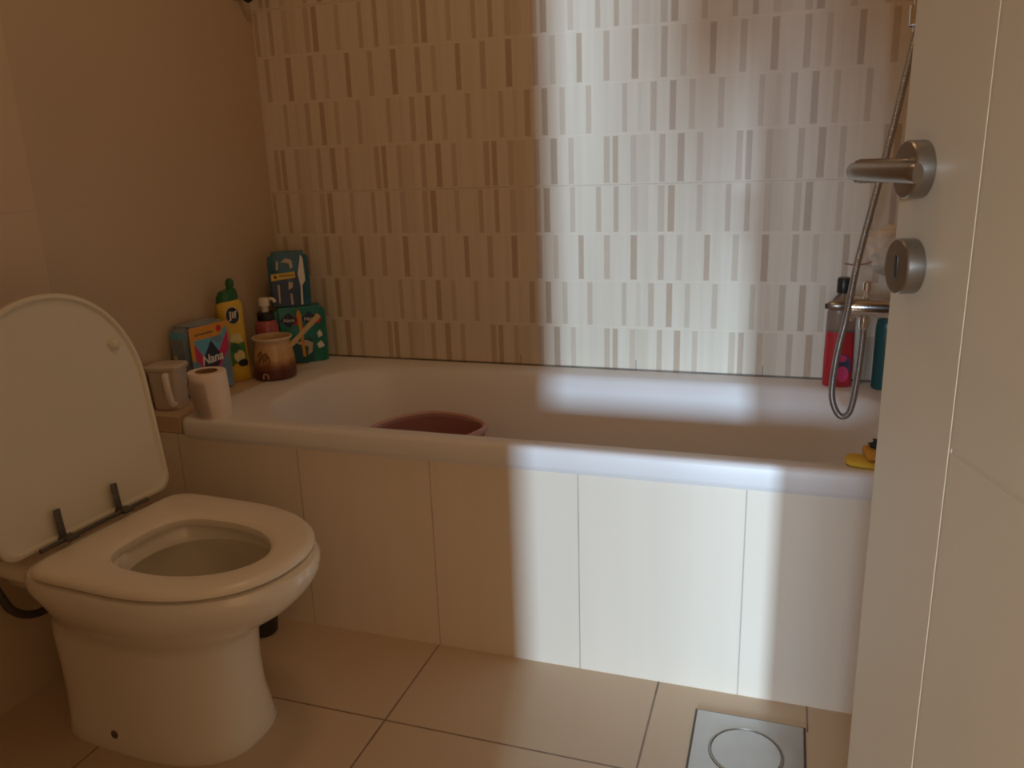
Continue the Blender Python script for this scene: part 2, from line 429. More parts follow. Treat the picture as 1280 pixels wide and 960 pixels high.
# ------------------------------------------------------------------ toilet (local x points into the room)
wc = thing('toilet', 'white ceramic floor-standing toilet with its lid up', 'toilet', (0, -1.012, 0), math.radians(-3.4))
def egg(xb, xf, w, z, n=72, back=3.2, front=2.0, xc=None):
    xc = xb + (xf - xb) * .46 if xc is None else xc
    out = []
    for i in range(n):
        a = 2 * PI * i / n; c, s = math.cos(a), math.sin(a)
        ex = front if c >= 0 else back
        x = (xf - xc) * abs(c) ** (2 / ex) if c >= 0 else -(xc - xb) * abs(c) ** (2 / ex)
        out.append((xc + x, w * math.copysign(abs(s) ** (2 / ex), s), z))
    return out
b = bmesh.new()
rings = [egg(.165, .568, .127, 0, back=5, front=2.6), egg(.163, .571, .129, .008, back=5, front=2.6), egg(.166, .565, .124, .03, back=5, front=2.6),
         egg(.160, .559, .116, .09, back=5, front=2.5), egg(.158, .557, .115, .15, back=5, front=2.5), egg(.158, .564, .119, .22, back=5, front=2.4),
         egg(.158, .580, .126, .247, back=4, front=2.3), egg(.158, .618, .147, .270, back=2.7, front=2.2), egg(.168, .668, .173, .304, back=2.7, front=2.1),
         egg(.186, .698, .189, .335, back=3.4, front=2.05), egg(.197, .714, .196, .360, back=4.6, front=2.02), egg(.201, .716, .197, .377, back=4.8),
         egg(.206, .710, .193, .386, back=4.8), egg(.212, .700, .186, .388, back=4.8),
         egg(.335, .655, .125, .387, back=2.2), egg(.338, .648, .120, .380, back=2.2), egg(.345, .640, .116, .355, back=2.2)]
loft(b, rings, cap0=True, cap1=False)
# rear deck towards the wall
box(b, .105, .27, -.140, .140, .335, .374, bev=.016, seg=4)
box(b, .0015, .14, -.06, .06, .255, .36, bev=.02, seg=4)
obj('bowl', b, 'ceramic', wc)
b = bmesh.new()
loft(b, [egg(.345, .640, .116, .355, back=2.2), egg(.338, .635, .112, .33, back=2.2), egg(.35, .60, .095, .28, back=2.1), egg(.37, .55, .075, .22, back=2), egg(.40, .52, .05, .17, back=2), egg(.42, .50, .035, .15, back=2)], cap0=False)
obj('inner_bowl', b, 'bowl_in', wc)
b = bmesh.new()
loft(b, [egg(.368, .556, .077, .2262, back=2), egg(.40, .52, .05, .2264, back=2)], cap0=False)
obj('water', b, 'water', wc)
# seat
b = bmesh.new()
def D(xb, xf, w, z): return egg(xb, xf, w, z, back=9, front=2.25, xc=.44)
def Hh(d, z): return [(x, y - .012, z_) for x, y, z_ in egg(.346 - d, .634 + d, .108 + d, z, back=3.2, front=2.0, xc=.475)]
z0, z1 = .3915, .4090
rings = [Hh(.002, z0 - .0035), Hh(0, z0 + .004), Hh(.001, z1 - .006), Hh(.007, z1 - .001), Hh(.014, z1 + .0005),
         D(.262, .680, .178, z1 + .0005), D(.253, .691, .187, z1 - .003), D(.249, .697, .191, z1 - .009), D(.249, .697, .191, z0 + .003), D(.254, .690, .186, z0)]
rs = loft(b, rings, cap0=False, cap1=False); bridge(b, rs[-1], rs[0])
obj('seat', b, 'seat', wc)
# raised lid: s runs up the lid, t across
TH = .10; LX, LZ, LT = .205, .402, .012
def lidp(s, t, d): return Vector((LX - s * math.sin(TH) + d * math.cos(TH), LT + t, LZ + s * math.cos(TH) + d * math.sin(TH)))
def lid_outline(k, d):
    # k insets the outline, d is the distance out of the lid plane
    pts = []
    w, s1, L, r = .200 - k, .235, .460 - k, .032
    for i in range(9):
        a = PI + PI / 2 * i / 8; pts.append((k + r + r * math.sin(a), -w + r + r * math.cos(a)))
    for i in range(1, 10): pts.append((k, -w + r + (2 * w - 2 * r) * i / 10))
    for i in range(9):
        a = 1.5 * PI + PI / 2 * i / 8; pts.append((k + r + r * math.sin(a), w - r + r * math.cos(a)))
    for i in range(1, 8): pts.append((k + r + (s1 - k - r) * i / 8, w))
    for i in range(49):
        a = PI * i / 48; c, s = math.cos(a), math.sin(a)
        pts.append((s1 + (L - s1) * abs(s) ** (2 / 2.15), w * math.copysign(abs(c) ** (2 / 2.15), c)))
    for i in range(1, 8): pts.append((s1 - (s1 - k - r) * i / 8, -w))
    return [lidp(s, t, d) for s, t in pts]
b = bmesh.new()
loft(b, [lid_outline(.006, -.014), lid_outline(.001, -.010), lid_outline(0, -.004), lid_outline(0, .006), lid_outline(.003, .009), lid_outline(.008, .009), lid_outline(.013, .003), lid_outline(.03, .0015)])
lid = obj('lid', b, 'lid', wc)
for s, t in ((.335, .142), (.335, -.135)):
    b = bmesh.new()
    rr = []
    for r_, d in ((.013, .0), (.0125, .006), (.009, .0105), (.004, .012)):
        rr.append([lidp(s + r_ * math.cos(2 * PI * i / 20), t + r_ * math.sin(2 * PI * i / 20), d) for i in range(20)])
    loft(b, rr); obj('bumper', b, 'lid', lid)
for t in (-.080, .053):
    b = bmesh.new()
    P = [lidp(.006, t, .012), lidp(.03, t, .0115), lidp(.062, t + .001, .0105)]
    tube(b, smooth_path(P, 4), .0075, 10, flat=.55, up=(0, 1, 0))
    box(b, LX + .012, LX + .040, LT + t - .014, LT + t + .014, .4075, .4150, bev=.003)
    h = obj('hinge', b, 'hinge', wc)
b = bmesh.new(); tube(b, [(LX + .027, LT - .142, .411), (LX + .027, LT + .112, .411)], .0042, 12)
obj('hinge_rod', b, 'hinge', wc)
b = bmesh.new(); lathe(b, [(.009, 0), (.009, .003), (.005, .0055)], n=20)
cp = obj('bolt_cap', b, 'grime', wc, loc=(.325, -.1205, .036)); cp.rotation_euler = (PI / 2, 0, 0)
b = bmesh.new()
tube(b, smooth_path([(.002, -.135, .345), (.03, -.118, .33), (.05, -.108, .287), (.055, -.090, .235), (.058, -.055, .205), (.06, -.01, .20), (.07, .03, .225), (.08, .04, .27)], 8), .0085, 12)
obj('supply_hose', b, 'hose_grey', wc)

# small dark pot on the floor behind the toilet
b = bmesh.new()
lathe(b, [(.030, 0), (.034, .004), (.040, .06), (.042, .10), (.040, .103), (.036, .100), (.032, .02)], n=40)
o = obj('floor_pot', b, 'pot_dark', loc=(.343, -.718, 0)); tag(o, 'small dark pot on the floor between toilet and tub panel', 'pot')

# ------------------------------------------------------------------ things on the ledge
def bag(w, d, h, pillow=.012, n=10, crimp=0.0, skew=0.0):
    """soft rectangular packet: a box with bulging faces and pinched edges, base at z = 0"""
    bm = bmesh.new()
    r = bmesh.ops.create_cube(bm, size=1.0)
    bmesh.ops.subdivide_edges(bm, edges=bm.edges[:], cuts=n, use_grid_fill=True)
    for v in bm.verts:
        x, y, z = v.co.x * 2, v.co.y * 2, v.co.z * 2
        bx = (1 - x * x); by = (1 - y * y); bzz = (1 - z * z)
        px = x * w / 2 + pillow * .5 * (abs(x) > .99) * math.copysign(1, x) * by * bzz
        py = y * d / 2 + pillow * (abs(y) > .99) * math.copysign(1, y) * bx * bzz
        pz = (z + 1) * h / 2 + pillow * .5 * (z > .99) * bx * by
        rr = .012
        # round the upright edges and the top corners
        e = max(0, abs(x) - .8) / .2 * max(0, abs(y) - .6) / .4
        px -= math.copysign(rr * e, x); py -= math.copysign(rr * e * .6, y)
        t = max(0, z - .85) / .15 * max(0, abs(x) - .85) / .15
        px -= math.copysign(rr * t, x); pz -= rr * .6 * t
        wr = .0015 * math.sin(37 * px + 61 * pz) * (z > -.9)
        v.co = Vector((px, py + wr + skew * pz, pz))
    return bm

# frosted container at the near end of the ledge
c = thing('plastic_container', 'frosted plastic container on the ledge near the raised toilet lid', 'container', (.052, -.588, T), math.radians(15))
b = bmesh.new()
loft(b, [rrect(-.030, .030, -.026, .026, .010, 0), rrect(-.033, .033, -.029, .029, .011, .004), rrect(-.038, .038, -.033, .033, .012, .098), rrect(-.035, .035, -.030, .030, .011, .098), rrect(-.031, .031, -.027, .027, .010, .008)])
obj('cup', b, 'frost', c)
b = bmesh.new()
loft(b, [rrect(-.041, .041, -.036, .036, .013, .099), rrect(-.0425, .0425, -.0375, .0375, .014, .102), rrect(-.0425, .0425, -.0375, .0375, .014, .109), rrect(-.039, .039, -.034, .034, .012, .112)])
tube(b, [(-.040, -.02, .106), (-.056, -.024, .108), (-.060, -.012, .109)], .004, 8)
obj('lid', b, 'frost', c)
b = bmesh.new()
tube(b, smooth_path([(.012, -.031, .092), (.015, -.044, .088), (.018, -.046, .055), (.020, -.040, .022), (.022, -.030, .014)], 6), .0065, 10, flat=1.3)
obj('handle', b, 'white', c)

# toilet roll with a loose end
r = thing('toilet_roll', 'part-used white toilet roll standing on the front corner of the tub', 'toilet roll', (.203, -.623, T), math.radians(20))
b = bmesh.new()
R0 = .046
def rollring(z, rad, dx): return [(p[0] + dx, p[1], p[2]) for p in circ(0, 0, z, rad, 56)]
loft(b, [rollring(0, .038, .006), rollring(.003, .0392, .006), rollring(.05, .0418, .002), rollring(.095, .0438, -.002), rollring(.1085, .0438, -.003), rollring(.110, .0428, -.003),
         rollring(.1095, .028, -.003), rollring(.109, .0262, -.003), rollring(.03, .024, 0)])
obj('roll', b, 'paper', r)
b = bmesh.new()
loft(b, [rollring(.040, .0238, 0), rollring(.110, .0262, -.003), rollring(.1102, .0238, -.003), rollring(.040, .022, 0)], cap0=False, cap1=True)
obj('core', b, 'card', r)
b = bmesh.new()   # the loose sheet peeling away at the side
prev = None
for i in range(13):
    a = math.radians(205 + 6 * i); out = .0015 + .006 * max(0, 1 - i / 7.0) ** 1.6
    row = []
    for j, z in enumerate((.004, .03, .06, .082, .092)):
        rad = .0390 + .0050 * z / .1 + out * (.15 + 1.1 * (z / .09))
        row.append((rad * math.cos(a) + .006 - .09 * z, rad * math.sin(a), z - (.01 if j == 4 and i < 4 else 0)))
    vs = ring(b, row)
    if prev:
        for j in range(4): b.faces.new((prev[j], vs[j], vs[j + 1], prev[j + 1]))
    prev = vs
bmesh.ops.solidify(b, geom=b.faces[:], thickness=.0006)
obj('loose_sheet', b, 'paper', r)

# blue and orange sanitary pad packet, facing the room
p = thing('pad_packet', 'blue and orange pad packet with a white lettered navy diamond', 'packet', (.0415, -.446, T), math.radians(83))
W_, D_, H_ = .138, .056, .187
b = bag(W_, D_, H_, .006)
obj('bag', b, 'bag_grey', p)
b = bmesh.new(); yf = -D_ / 2 - .0078
def face(bm, pts, mi, lift): prism(bm, pts, yf - lift, yf - lift - .0004, mi)
hw = W_ / 2 - .004
face(b, [(-hw, .006), (hw, .006), (hw, H_ - .003), (-hw, H_ - .003)], 0, -.0004)
face(b, [(-hw, H_ * .80), (hw, H_ * .80), (hw, H_ - .003), (-hw, H_ - .003)], 1, .0001)
face(b, [(-hw, H_ * .55), (-hw + .012, H_ * .50), (-hw + .012, H_ * .80), (-hw, H_ * .80)], 1, .0001)
face(b, [(-hw + .012, .118), (0, .045), (hw, .118), (hw, .150), (.03, .128), (-.004, .150), (-hw + .012, .150)], 2, .0001)      # sky field
face(b, [(-hw + .012, .143), (-.002, .066), (-.002, .036), (-hw + .012, .103)], 3, .0005)                                 # magenta arms
face(b, [(hw - .002, .160), (-.002, .066), (-.002, .036), (hw - .002, .112)], 3, .0005)
face(b, [(hw - .03, .150), (hw - .010, .172), (hw - .002, .160), (hw - .02, .135)], 2, .0006)
face(b, [(-.034, .088), (.0, .048), (.036, .094), (.002, .142)], 4, .0009)                                               # navy diamond
face(b, [(-.050, .030), (-.002, .005), (.0, .034), (-.03, .052)], 6, .0003)
text_into(b, 'Nana', at(.001, yf - .0016, .094, .05), .034, 5, shear=.15, bold=.0006)
for i in range(9): face(b, [(-.046 + i * .0068, .1605 + .001 * (i % 3)), (-.0415 + i * .0068, .1605), (-.042 + i * .0068, .1655 + .001 * (i % 2)), (-.046 + i * .0068, .165)], 4, .0006)
for q in range(1):
    pts = [(.034 + .009 * math.cos(2 * PI * i / 20), .168 + .009 * math.sin(2 * PI * i / 20)) for i in range(20)]; face(b, pts, 7, .0006)
obj('front_print', b, ['bag_blue', 'orange', 'sky_print', 'magenta', 'navy', 'print_white', 'tan_print', 'print_red'], p, smooth=False)
b = bmesh.new()   # print on the end gusset that faces the door
xs = -W_ / 2 - .0042
def end(bm, y0, y1, z0_, z1_, mi, lift): box(bm, xs - lift - .0004, xs - lift, y0, y1, z0_, z1_, mi)
end(b, -.022, .022, H_ * .46, H_ * .85, 3, -.0002); end(b, -.022, .022, H_ * .84, H_ - .012, 0, .0); end(b, -.020, .018, H_ * .50, H_ * .56, 1, .0)
end(b, .006, .018, H_ * .50, H_ * .60, 2, .0006)
obj('end_print', b, ['sky_print', 'bag_blue', 'lemon', 'bag_grey'], p, smooth=False)

# yellow cream cleaner bottle with green cap
j = thing('cleaner_bottle', 'tall yellow cleaner bottle with a green cap and black oval logo', 'bottle', (.053, -.318, T), math.radians(52))
b = bmesh.new()
prof = [(.030, 0, .020), (.034, .004, .0235), (.0345, .03, .0245), (.032, .09, .0235), (.0325, .15, .0235), (.035, .195, .0245), (.0345, .213, .0235), (.030, .223, .020), (.019, .229, .016), (.014, .231, .013)]
loft(b, [circ(0, 0, z, rx, 48, ry, 2.6) for rx, z, ry in prof])
obj('body', b, 'yellow', j)
b = bmesh.new()
rs = []
for rx, z, ry in ((.029, .220, .019), (.030, .228, .0195), (.028, .244, .018), (.020, .255, .014)):
    rs.append([(x - .003, y, zz + .30 * x * (z > .225)) for x, y, zz in circ(0, 0, z, rx, 32, ry, 2.2)])
loft(b, rs)
nz = [(.006, 0, .245), (.009, 0, .258), (.010, 0, .268), (.012, 0, .278), (.012, 0, .284)]
tube(b, nz, [.009, .009, .0115, .0105, .005], 16)
obj('cap', b, 'green_cap', j)
b = bmesh.new()
def onb(x, z): # surface of the bottle front
    rx, ry = .0335, .0242
    return -ry * (max(0, 1 - (abs(x) / rx) ** 2.6)) ** (1 / 2.6)
def patch(bm, pts, mi, lift):
    n = len(pts); cx = sum(q[0] for q in pts) / n; cz = sum(q[1] for q in pts) / n
    a = [bm.verts.new((x, onb(x, z) - lift, z)) for x, z in pts]
    m_ = [bm.verts.new(((x + cx) / 2, onb((x + cx) / 2, z) - lift, (z + cz) / 2)) for x, z in pts]
    c_ = bm.verts.new((cx, onb(cx, cz) - lift, cz))
    for i in range(n):
        k = (i + 1) % n
        f = bm.faces.new((a[i], a[k], m_[k], m_[i])); f.material_index = mi
        f = bm.faces.new((m_[i], m_[k], c_)); f.material_index = mi
ell = lambda cx, cz, rx, rz, n=28: [(cx + rx * math.cos(2 * PI * i / n), cz + rz * math.sin(2 * PI * i / n)) for i in range(n)]
patch(b, ell(0, .186, .0185, .024), 3, .0012); patch(b, ell(0, .186, .0175, .0228), 0, .0016)
text_into(b, 'Jif', at(0, onb(0, 0) - .0024, .187), .027, 3, bold=.0005)
obj('logo', b, ['ink', 'leaf', 'lemon', 'print_white', 'green_cap'], j)
b = bmesh.new()
patch(b, [(-.02, .110), (.02, .108), (.014, .130), (-.012, .130)], 2, .0008)
patch(b, [(-.012, .128), (.014, .128), (.014, .1345), (-.012, .1345)], 2, .0014)
patch(b, [(-.02, .045), (.022, .040), (.022, .112), (-.018, .116)], 1, .0012)
patch(b, ell(.003, .072, .015, .017), 2, .0018); patch(b, ell(-.006, .096, .012, .014), 4, .0018); patch(b, ell(.010, .052, .014, .010), 0, .002)
obj('label', b, ['ink', 'leaf', 'lemon', 'print_white', 'green_cap'], j)

j.rotation_euler = (0, 0, 0)
j.rotation_euler = (Matrix.Rotation(math.radians(-1.5), 3, Vector((-.52, .85, 0))) @ Matrix.Rotation(math.radians(52), 3, 'Z')).to_euler()
j.location = (.053, -.318, T - .0003)
# enamel coffee pot
k = thing('coffee_pot', 'small enamel coffee pot, cream shading to brown, with long handle', 'coffee pot', (.138, -.268, T), math.radians(24))
b = bmesh.new()
lathe(b, [(.050, 0), (.056, .003), (.0585, .012), (.0585, .03), (.0555, .06), (.051, .09), (.0485, .104), (.052, .114), (.050, .115), (.0465, .104), (.049, .09), (.0535, .06), (.0565, .03), (.054, .006)], n=56)
obj('body', b, 'pot', k)
b = bmesh.new()
loft(b, [circ(0, 0, .110, .0520, 56), circ(0, 0, .114, .0555, 56), circ(0, 0, .1175, .0545, 56), circ(0, 0, .1175, .0505, 56), circ(0, 0, .112, .0500, 56)], cap0=False, cap1=False)
obj('rim', b, 'pot_rim', k)
b = bmesh.new()
tube(b, smooth_path([(.044, 0, .086), (.062, 0, .100), (.095, 0, .132), (.128, 0, .164), (.134, 0, .170)], 5), [.0075] * 6 + [.0068] * 6 + [.0075] * 4 + [.008] * 4 + [.006], 14)
obj('handle', b, 'pot_handle', k)
b = bmesh.new()   # painted scroll and pale arch on the side
def wrap(a, z): 
    rr = .0585 - (.0035 * max(0, z - .03) / .03 if z < .06 else .0035 + .0045 * (z - .06) / .03) + .0006
    return (rr * math.cos(a), rr * math.sin(a), z)
random.seed(3)
for i in range(7):
    a0 = math.radians(-128 + i * 5.5); zb = .050 + .004 * (i % 3) + .0045 * (3 - abs(3 - i)) * .2
    tube(b, smooth_path([wrap(a0, zb), wrap(a0 + .05, zb + .012), wrap(a0 - .02, zb + .020), wrap(a0 + .03, zb + .030 - .002 * i)], 4), .0016, 6, 0)
obj('scroll_decoration', b, 'pot_mark', k)
b = bmesh.new()
tube(b, smooth_path([wrap(math.radians(-113), .006), wrap(math.radians(-112), .018), wrap(math.radians(-106), .022), wrap(math.radians(-100), .018), wrap(math.radians(-99), .007)], 5), .0011, 6, 1)
obj('arch_mark', b, ['pot_rim', 'pot_rim'], k)

# pink pump bottle behind the pot
s = thing('pump_bottle', 'pink soap bottle with white pump, behind the enamel coffee pot', 'bottle', (.070, -.192, T), math.radians(10))
b = bmesh.new(); lathe(b, [(.028, 0), (.0325, .004), (.0335, .06), (.033, .128), (.028, .143), (.019, .149)], n=40); obj('body', b, 'pink_soap', s)
b = bmesh.new(); lathe(b, [(.024, .147), (.0245, .150), (.0245, .168), (.021, .171)], n=36); obj('collar', b, 'black', s)
b = bmesh.new()
lathe(b, [(.010, .170), (.010, .186), (.015, .188), (.0155, .205), (.013, .211)], n=28)
tube(b, smooth_path([(.006, 0, .205), (.022, 0, .208), (.030, 0, .204), (.032, 0, .198)], 4), .005, 10)
obj('pump', b, 'white', s)

# green packet and, on top of it, the petrol-blue one
g_ = thing('pad_packet', 'teal-green packet with two dark diamonds, under the petrol-blue packet', 'packet', (.1115, -.086, T), math.radians(40))
W_, D_, H_ = .150, .046, .172
obj('bag', bag(W_, D_, H_, .004), 'teal', g_)
b = bmesh.new(); yf = -D_ / 2 - .0052; hw = W_ / 2 - .004
face(b, [(-.048, .004), (.030, .004), (.030, .075), (-.048, .075)], 1, .0)
for cx, tilt in ((-.034, .0), (.026, .0)):
    face(b, [(cx - .004, .122), (cx + .030, .118), (cx + .036, .135), (cx + .018, .147)], 3, .0002)
    face(b, [(cx - .027, .134), (cx, .112), (cx + .027, .134), (cx, .156)], 2, .0006)
    text_into(b, 'Nana', at(cx, yf - .0014, .1335), .0155, 4, shear=.15)
face(b, [(-.011, .150), (-.004, .166), (.003, .150), (.006, .02), (-.002, .02), (-.006, .1)], 5, .0009)
face(b, [(-.022, .066), (.012, .070), (.030, .060), (.026, .032), (.012, .024), (.016, .050), (-.010, .058)], 6, .0006)
for cz, sx in ((.085, .009), (.052, .012)):
    face(b, [(.052 + sx * .8 * math.cos(2 * PI * i / 14) * (1 + .3 * math.sin(3 * i)), cz + .010 * math.sin(2 * PI * i / 14) * (1 + .3 * math.cos(2 * i))) for i in range(14)], 7, .0004)
obj('front_print', b, ['teal', 'teal_dark', 'navy', 'print_red', 'print_white', 'orange', 'tan_print', 'print_white'], g_, smooth=False)

q = thing('pad_packet', 'petrol-blue packet with a yellow band, stacked on the teal-green packet', 'packet', (.098, -.096, T + .1745), math.radians(36))
W_, D_, H_ = .112, .046, .158
obj('bag', bag(W_, D_, H_, .006), 'petrol', q)
b = bmesh.new(); yf = -D_ / 2 - .0072; hw = W_ / 2 - .004
face(b, [(-hw, .003), (hw - .03, .003), (hw - .03, .10), (-hw, .10)], 1, -.0004)
face(b, [(-hw, .078), (.016, .084), (.016, .102), (-hw, .097)], 2, .0003)
for i in range(7): face(b, [(-.028 + i * .0058, .0895), (-.0242 + i * .0058, .0895), (-.0245 + i * .0058, .094), (-.028 + i * .0058, .0935)], 3, .0006)
pts = [(-.040 + .0045 * math.cos(2 * PI * i / 12), .089 + .005 * math.sin(2 * PI * i / 12)) for i in range(12)]; face(b, pts, 3, .0006)
face(b, [(.026, .004), (.032, .004), (.034, .060), (.044, .075), (.042, .140), (.036, .150), (.030, .120), (.024, .095), (.029, .060)], 4, .0004)   # crumpled white seal
face(b, [(-.022, .130), (-.006, .142), (.010, .136), (.012, .116), (.004, .110), (.002, .126), (-.012, .130)], 5, .0004)
face(b, [(-.036, .012), (-.032, .012), (-.030, .066), (-.036, .066)], 5, .0004); face(b, [(-.036, .11), (-.031, .108), (-.028, .132), (-.033, .136)], 5, .0004)
face(b, [(-.006, .050), (.006, .056), (.008, .070), (-.004, .072)], 5, .0004); face(b, [(-.002, .006), (.004, .006), (.003, .038), (-.002, .038)], 5, .0004)
obj('front_print', b, ['petrol', 'petrol_dark', 'lemon_band' if 'lemon_band' in M else 'yellow', 'ink', 'print_white', 'tan_print'], q, smooth=False)

# ------------------------------------------------------------------ right end of the tub
rb = thing('shower_gel_bottle', 'clear bottle of red shower gel with black cap, in the far tub corner', 'bottle', (1.626, -.052, T), 0)
b = bmesh.new()
loft(b, [circ(0, 0, z, rx, 44, ry, 2.8) for rx, z, ry in ((.031, 0, .019), (.034, .004, .022), (.0345, .06, .0225), (.0335, .13, .022), (.0335, .138, .022))])
obj('body', b, 'red_gel', rb)
b = bmesh.new()
loft(b, [circ(0, 0, z, rx, 44, ry, e) for rx, z, ry, e in ((.0335, .138, .022, 2.8), (.033, .18, .0215, 2.7), (.029, .205, .019, 2.4), (.016, .224, .014, 2), (.011, .229, .011, 2), (.011, .234, .011, 2))])
obj('shoulder', b, 'clear', rb)
b = bmesh.new(); lathe(b, [(.0145, .232), (.0152, .234), (.0150, .266), (.0125, .269)], n=32); obj('cap', b, 'black', rb)
b = bmesh.new()
prism(b, ell(.008, .055, .020, .030), -.0234, -.0222, 0); prism(b, ell(.010, .034, .014, .020), -.0237, -.0231, 1); prism(b, ell(.006, .074, .012, .009), -.0238, -.0231, 1)
obj('label', b, ['navy', 'magenta'], rb, smooth=False)

tb = thing('shampoo_bottle', 'dark teal shampoo bottle beside the red shower gel bottle', 'bottle', (1.742, -.058, T), 0)
b = bmesh.new()
loft(b, [circ(0, 0, z, rx, 44, ry, 3.0) for rx, z, ry in ((.034, 0, .022), (.0375, .004, .0255), (.0375, .15, .0255), (.035, .168, .024), (.029, .174, .021))])
obj('body', b, 'teal_bottle', tb)
b = bmesh.new()
loft(b, [circ(0, 0, z, rx, 44, ry, 2.6) for rx, z, ry in ((.028, .1735, .020), (.0285, .175, .0205), (.027, .203, .019), (.023, .207, .016))])
obj('cap', b, 'petrol', tb)
b = bmesh.new(); prism(b, [(-.016, .088), (.018, .088), (.018, .098), (-.016, .098)], -.0262, -.0257, 0); obj('label', b, 'teal_dark', tb, smooth=False)

# chrome mixer on the right wall
MY, MZ = -.35, .757
mx = thing('shower_mixer', 'chrome shower mixer over the right end of the tub', 'tap', (RIGHT_X, MY, MZ), 0)
b = bmesh.new()
tube(b, [(-.075, -.095, 0), (-.075, -.088, 0), (-.075, .088, 0), (-.075, .095, 0)], [.018, .0225, .0225, .018], 28)
for sy in (-.075, .075): 
    tube(b, [(-.001, sy, 0), (-.012, sy, 0), (-.0125, sy, 0), (-.07, sy, 0)], [.033, .030, .014, .014], 24)
tube(b, [(-.075, 0, 0), (-.10, 0, 0), (-.135, 0, .0), (-.200, 0, .0005), (-.213, 0, .0005), (-.216, 0, .0005)], [.024, .0225, .0215, .021, .0195, .014], 28)
obj('body', b, 'chrome', mx)
b = bmesh.new()
tube(b, [(-.214, 0, 0.0005), (-.222, 0, .0015), (-.248, 0, .002), (-.252, 0, .002)], [.007, .0105, .0095, .006], 20)
lv = obj('lever', b, 'steel', mx)
b = bmesh.new(); tube(b, [(-.2515, 0, .001), (-.2565, 0, .001)], [.0062, .005], 16); obj('end_cap', b, 'black', lv)
b = bmesh.new(); tube(b, [(-.178, 0, .017), (-.178, 0, .034), (-.178, 0, .036), (-.178, 0, .052), (-.178, 0, .055)], [.005, .005, .0085, .008, .005], 20); obj('diverter_knob', b, 'chrome', mx)
b = bmesh.new(); tube(b, [(-.206, 0, -.015), (-.206, 0, -.027), (-.206, 0, -.029)], [.0085, .008, .006], 20); obj('aerator', b, 'chrome', mx)
b = bmesh.new(); tube(b, [(-.179, 0, -.015), (-.179, 0, -.022), (-.179, 0, -.0225), (-.179, 0, -.042), (-.179, 0, -.047)], [.008, .008, .0105, .010, .007], 20); obj('hose_outlet', b, 'chrome', mx)

# shower hose, hand shower and its wall bracket
sh = thing('hand_shower', 'chrome hand shower with a long ribbed hose looping over the tub', 'shower', (RIGHT_X, MY, 1.283), 0)
P3 = [(1.702, -.350, 1.290), (1.690, -.353, 1.215), (1.676, -.36, 1.126), (1.655, -.368, 1.005), (1.632, -.375, .879), (1.623, -.385, .822), (1.614, -.385, .738), (1.603, -.372, .66), (1.5985, -.362, .58), (1.606, -.356, .54),
      (1.622, -.351, .518), (1.639, -.350, .534), (1.6475, -.350, .609), (1.651, -.350, .688), (1.651, -.350, .712)]
b = bmesh.new(); tube(b, [Vector(p) - Vector((RIGHT_X, MY, 1.283)) for p in smooth_path(P3, 14)], .0068, 14, uv=True)
obj('hose', b, 'hose', sh)
b = bmesh.new(); tube(b, [(-.128, 0, 0), (-.127, 0, .035), (-.130, 0, .12), (-.150, 0, .20), (-.185, 0, .235)], [.0095, .011, .0115, .012, .016], 20)
tube(b, [(-.178, 0, .245), (-.200, 0, .215), (-.204, 0, .209)], [.022, .042, .040], 28)
obj('handset', b, 'chrome', sh)
b = bmesh.new()
tube(b, [(-.001, 0, .03), (-.010, 0, .03), (-.0105, 0, .03), (-.10, 0, .03)], [.026, .024, .012, .012], 20)
lathe(b, [(.0165, .010), (.019, .012), (.019, .046), (.0165, .048), (.0125, .046), (.0118, .012)], -.127, 0, 24, cap0=False, cap1=False)
obj('bracket', b, 'chrome', sh)

# pale mesh bath puff hanging above the mixer
pf = thing('bath_puff', 'pale crumpled bath puff hanging above the chrome mixer', 'bath puff', (1.700, -.30, .868), 0)
b = bmesh.new(); bmesh.ops.create_icosphere(b, subdivisions=5, radius=.056)
for v in b.verts:
    d = v.co.normalized()
    f = 1 + .07 * math.sin(7 * d.x + 4 * d.z) * math.sin(6 * d.y - 3 * d.x) + .03 * math.sin(13 * d.z + 6 * d.y) + .018 * math.sin(31 * d.x * d.y + 20 * d.z)
    v.co = Vector((d.x * .056 * f, d.y * .046 * f, d.z * .052 * f))
obj('puff', b, 'puff', pf)
b = bmesh.new()
tube(b, smooth_path([(.0, 0, .04), (.06, -.005, .10), (.112, -.012, .142)], 6), .002, 8)
obj('cord', b, 'cord', pf)
b = bmesh.new()
tube(b, smooth_path([(-.092, -.01, -.026), (-.07, -.02, -.027), (-.045, -.025, -.022), (-.03, -.02, -.01)], 5), .0017, 8)
obj('tie', b, 'cord', pf)
hk = bmesh.new()
lathe(hk, [(.016, 0), (.016, .004), (.012, .006)], n=24)
tube(hk, [(0, 0, .005), (0, 0, .022), (0, .010, .026)], .004, 10)
o = obj('wall_hook', hk, 'chrome', loc=(RIGHT_X - .0005, -.312, 1.003)); o.rotation_euler = (PI / 2, 0, -PI / 2)
tag(o, 'chrome hook on the right wall that holds the bath puff', 'hook')

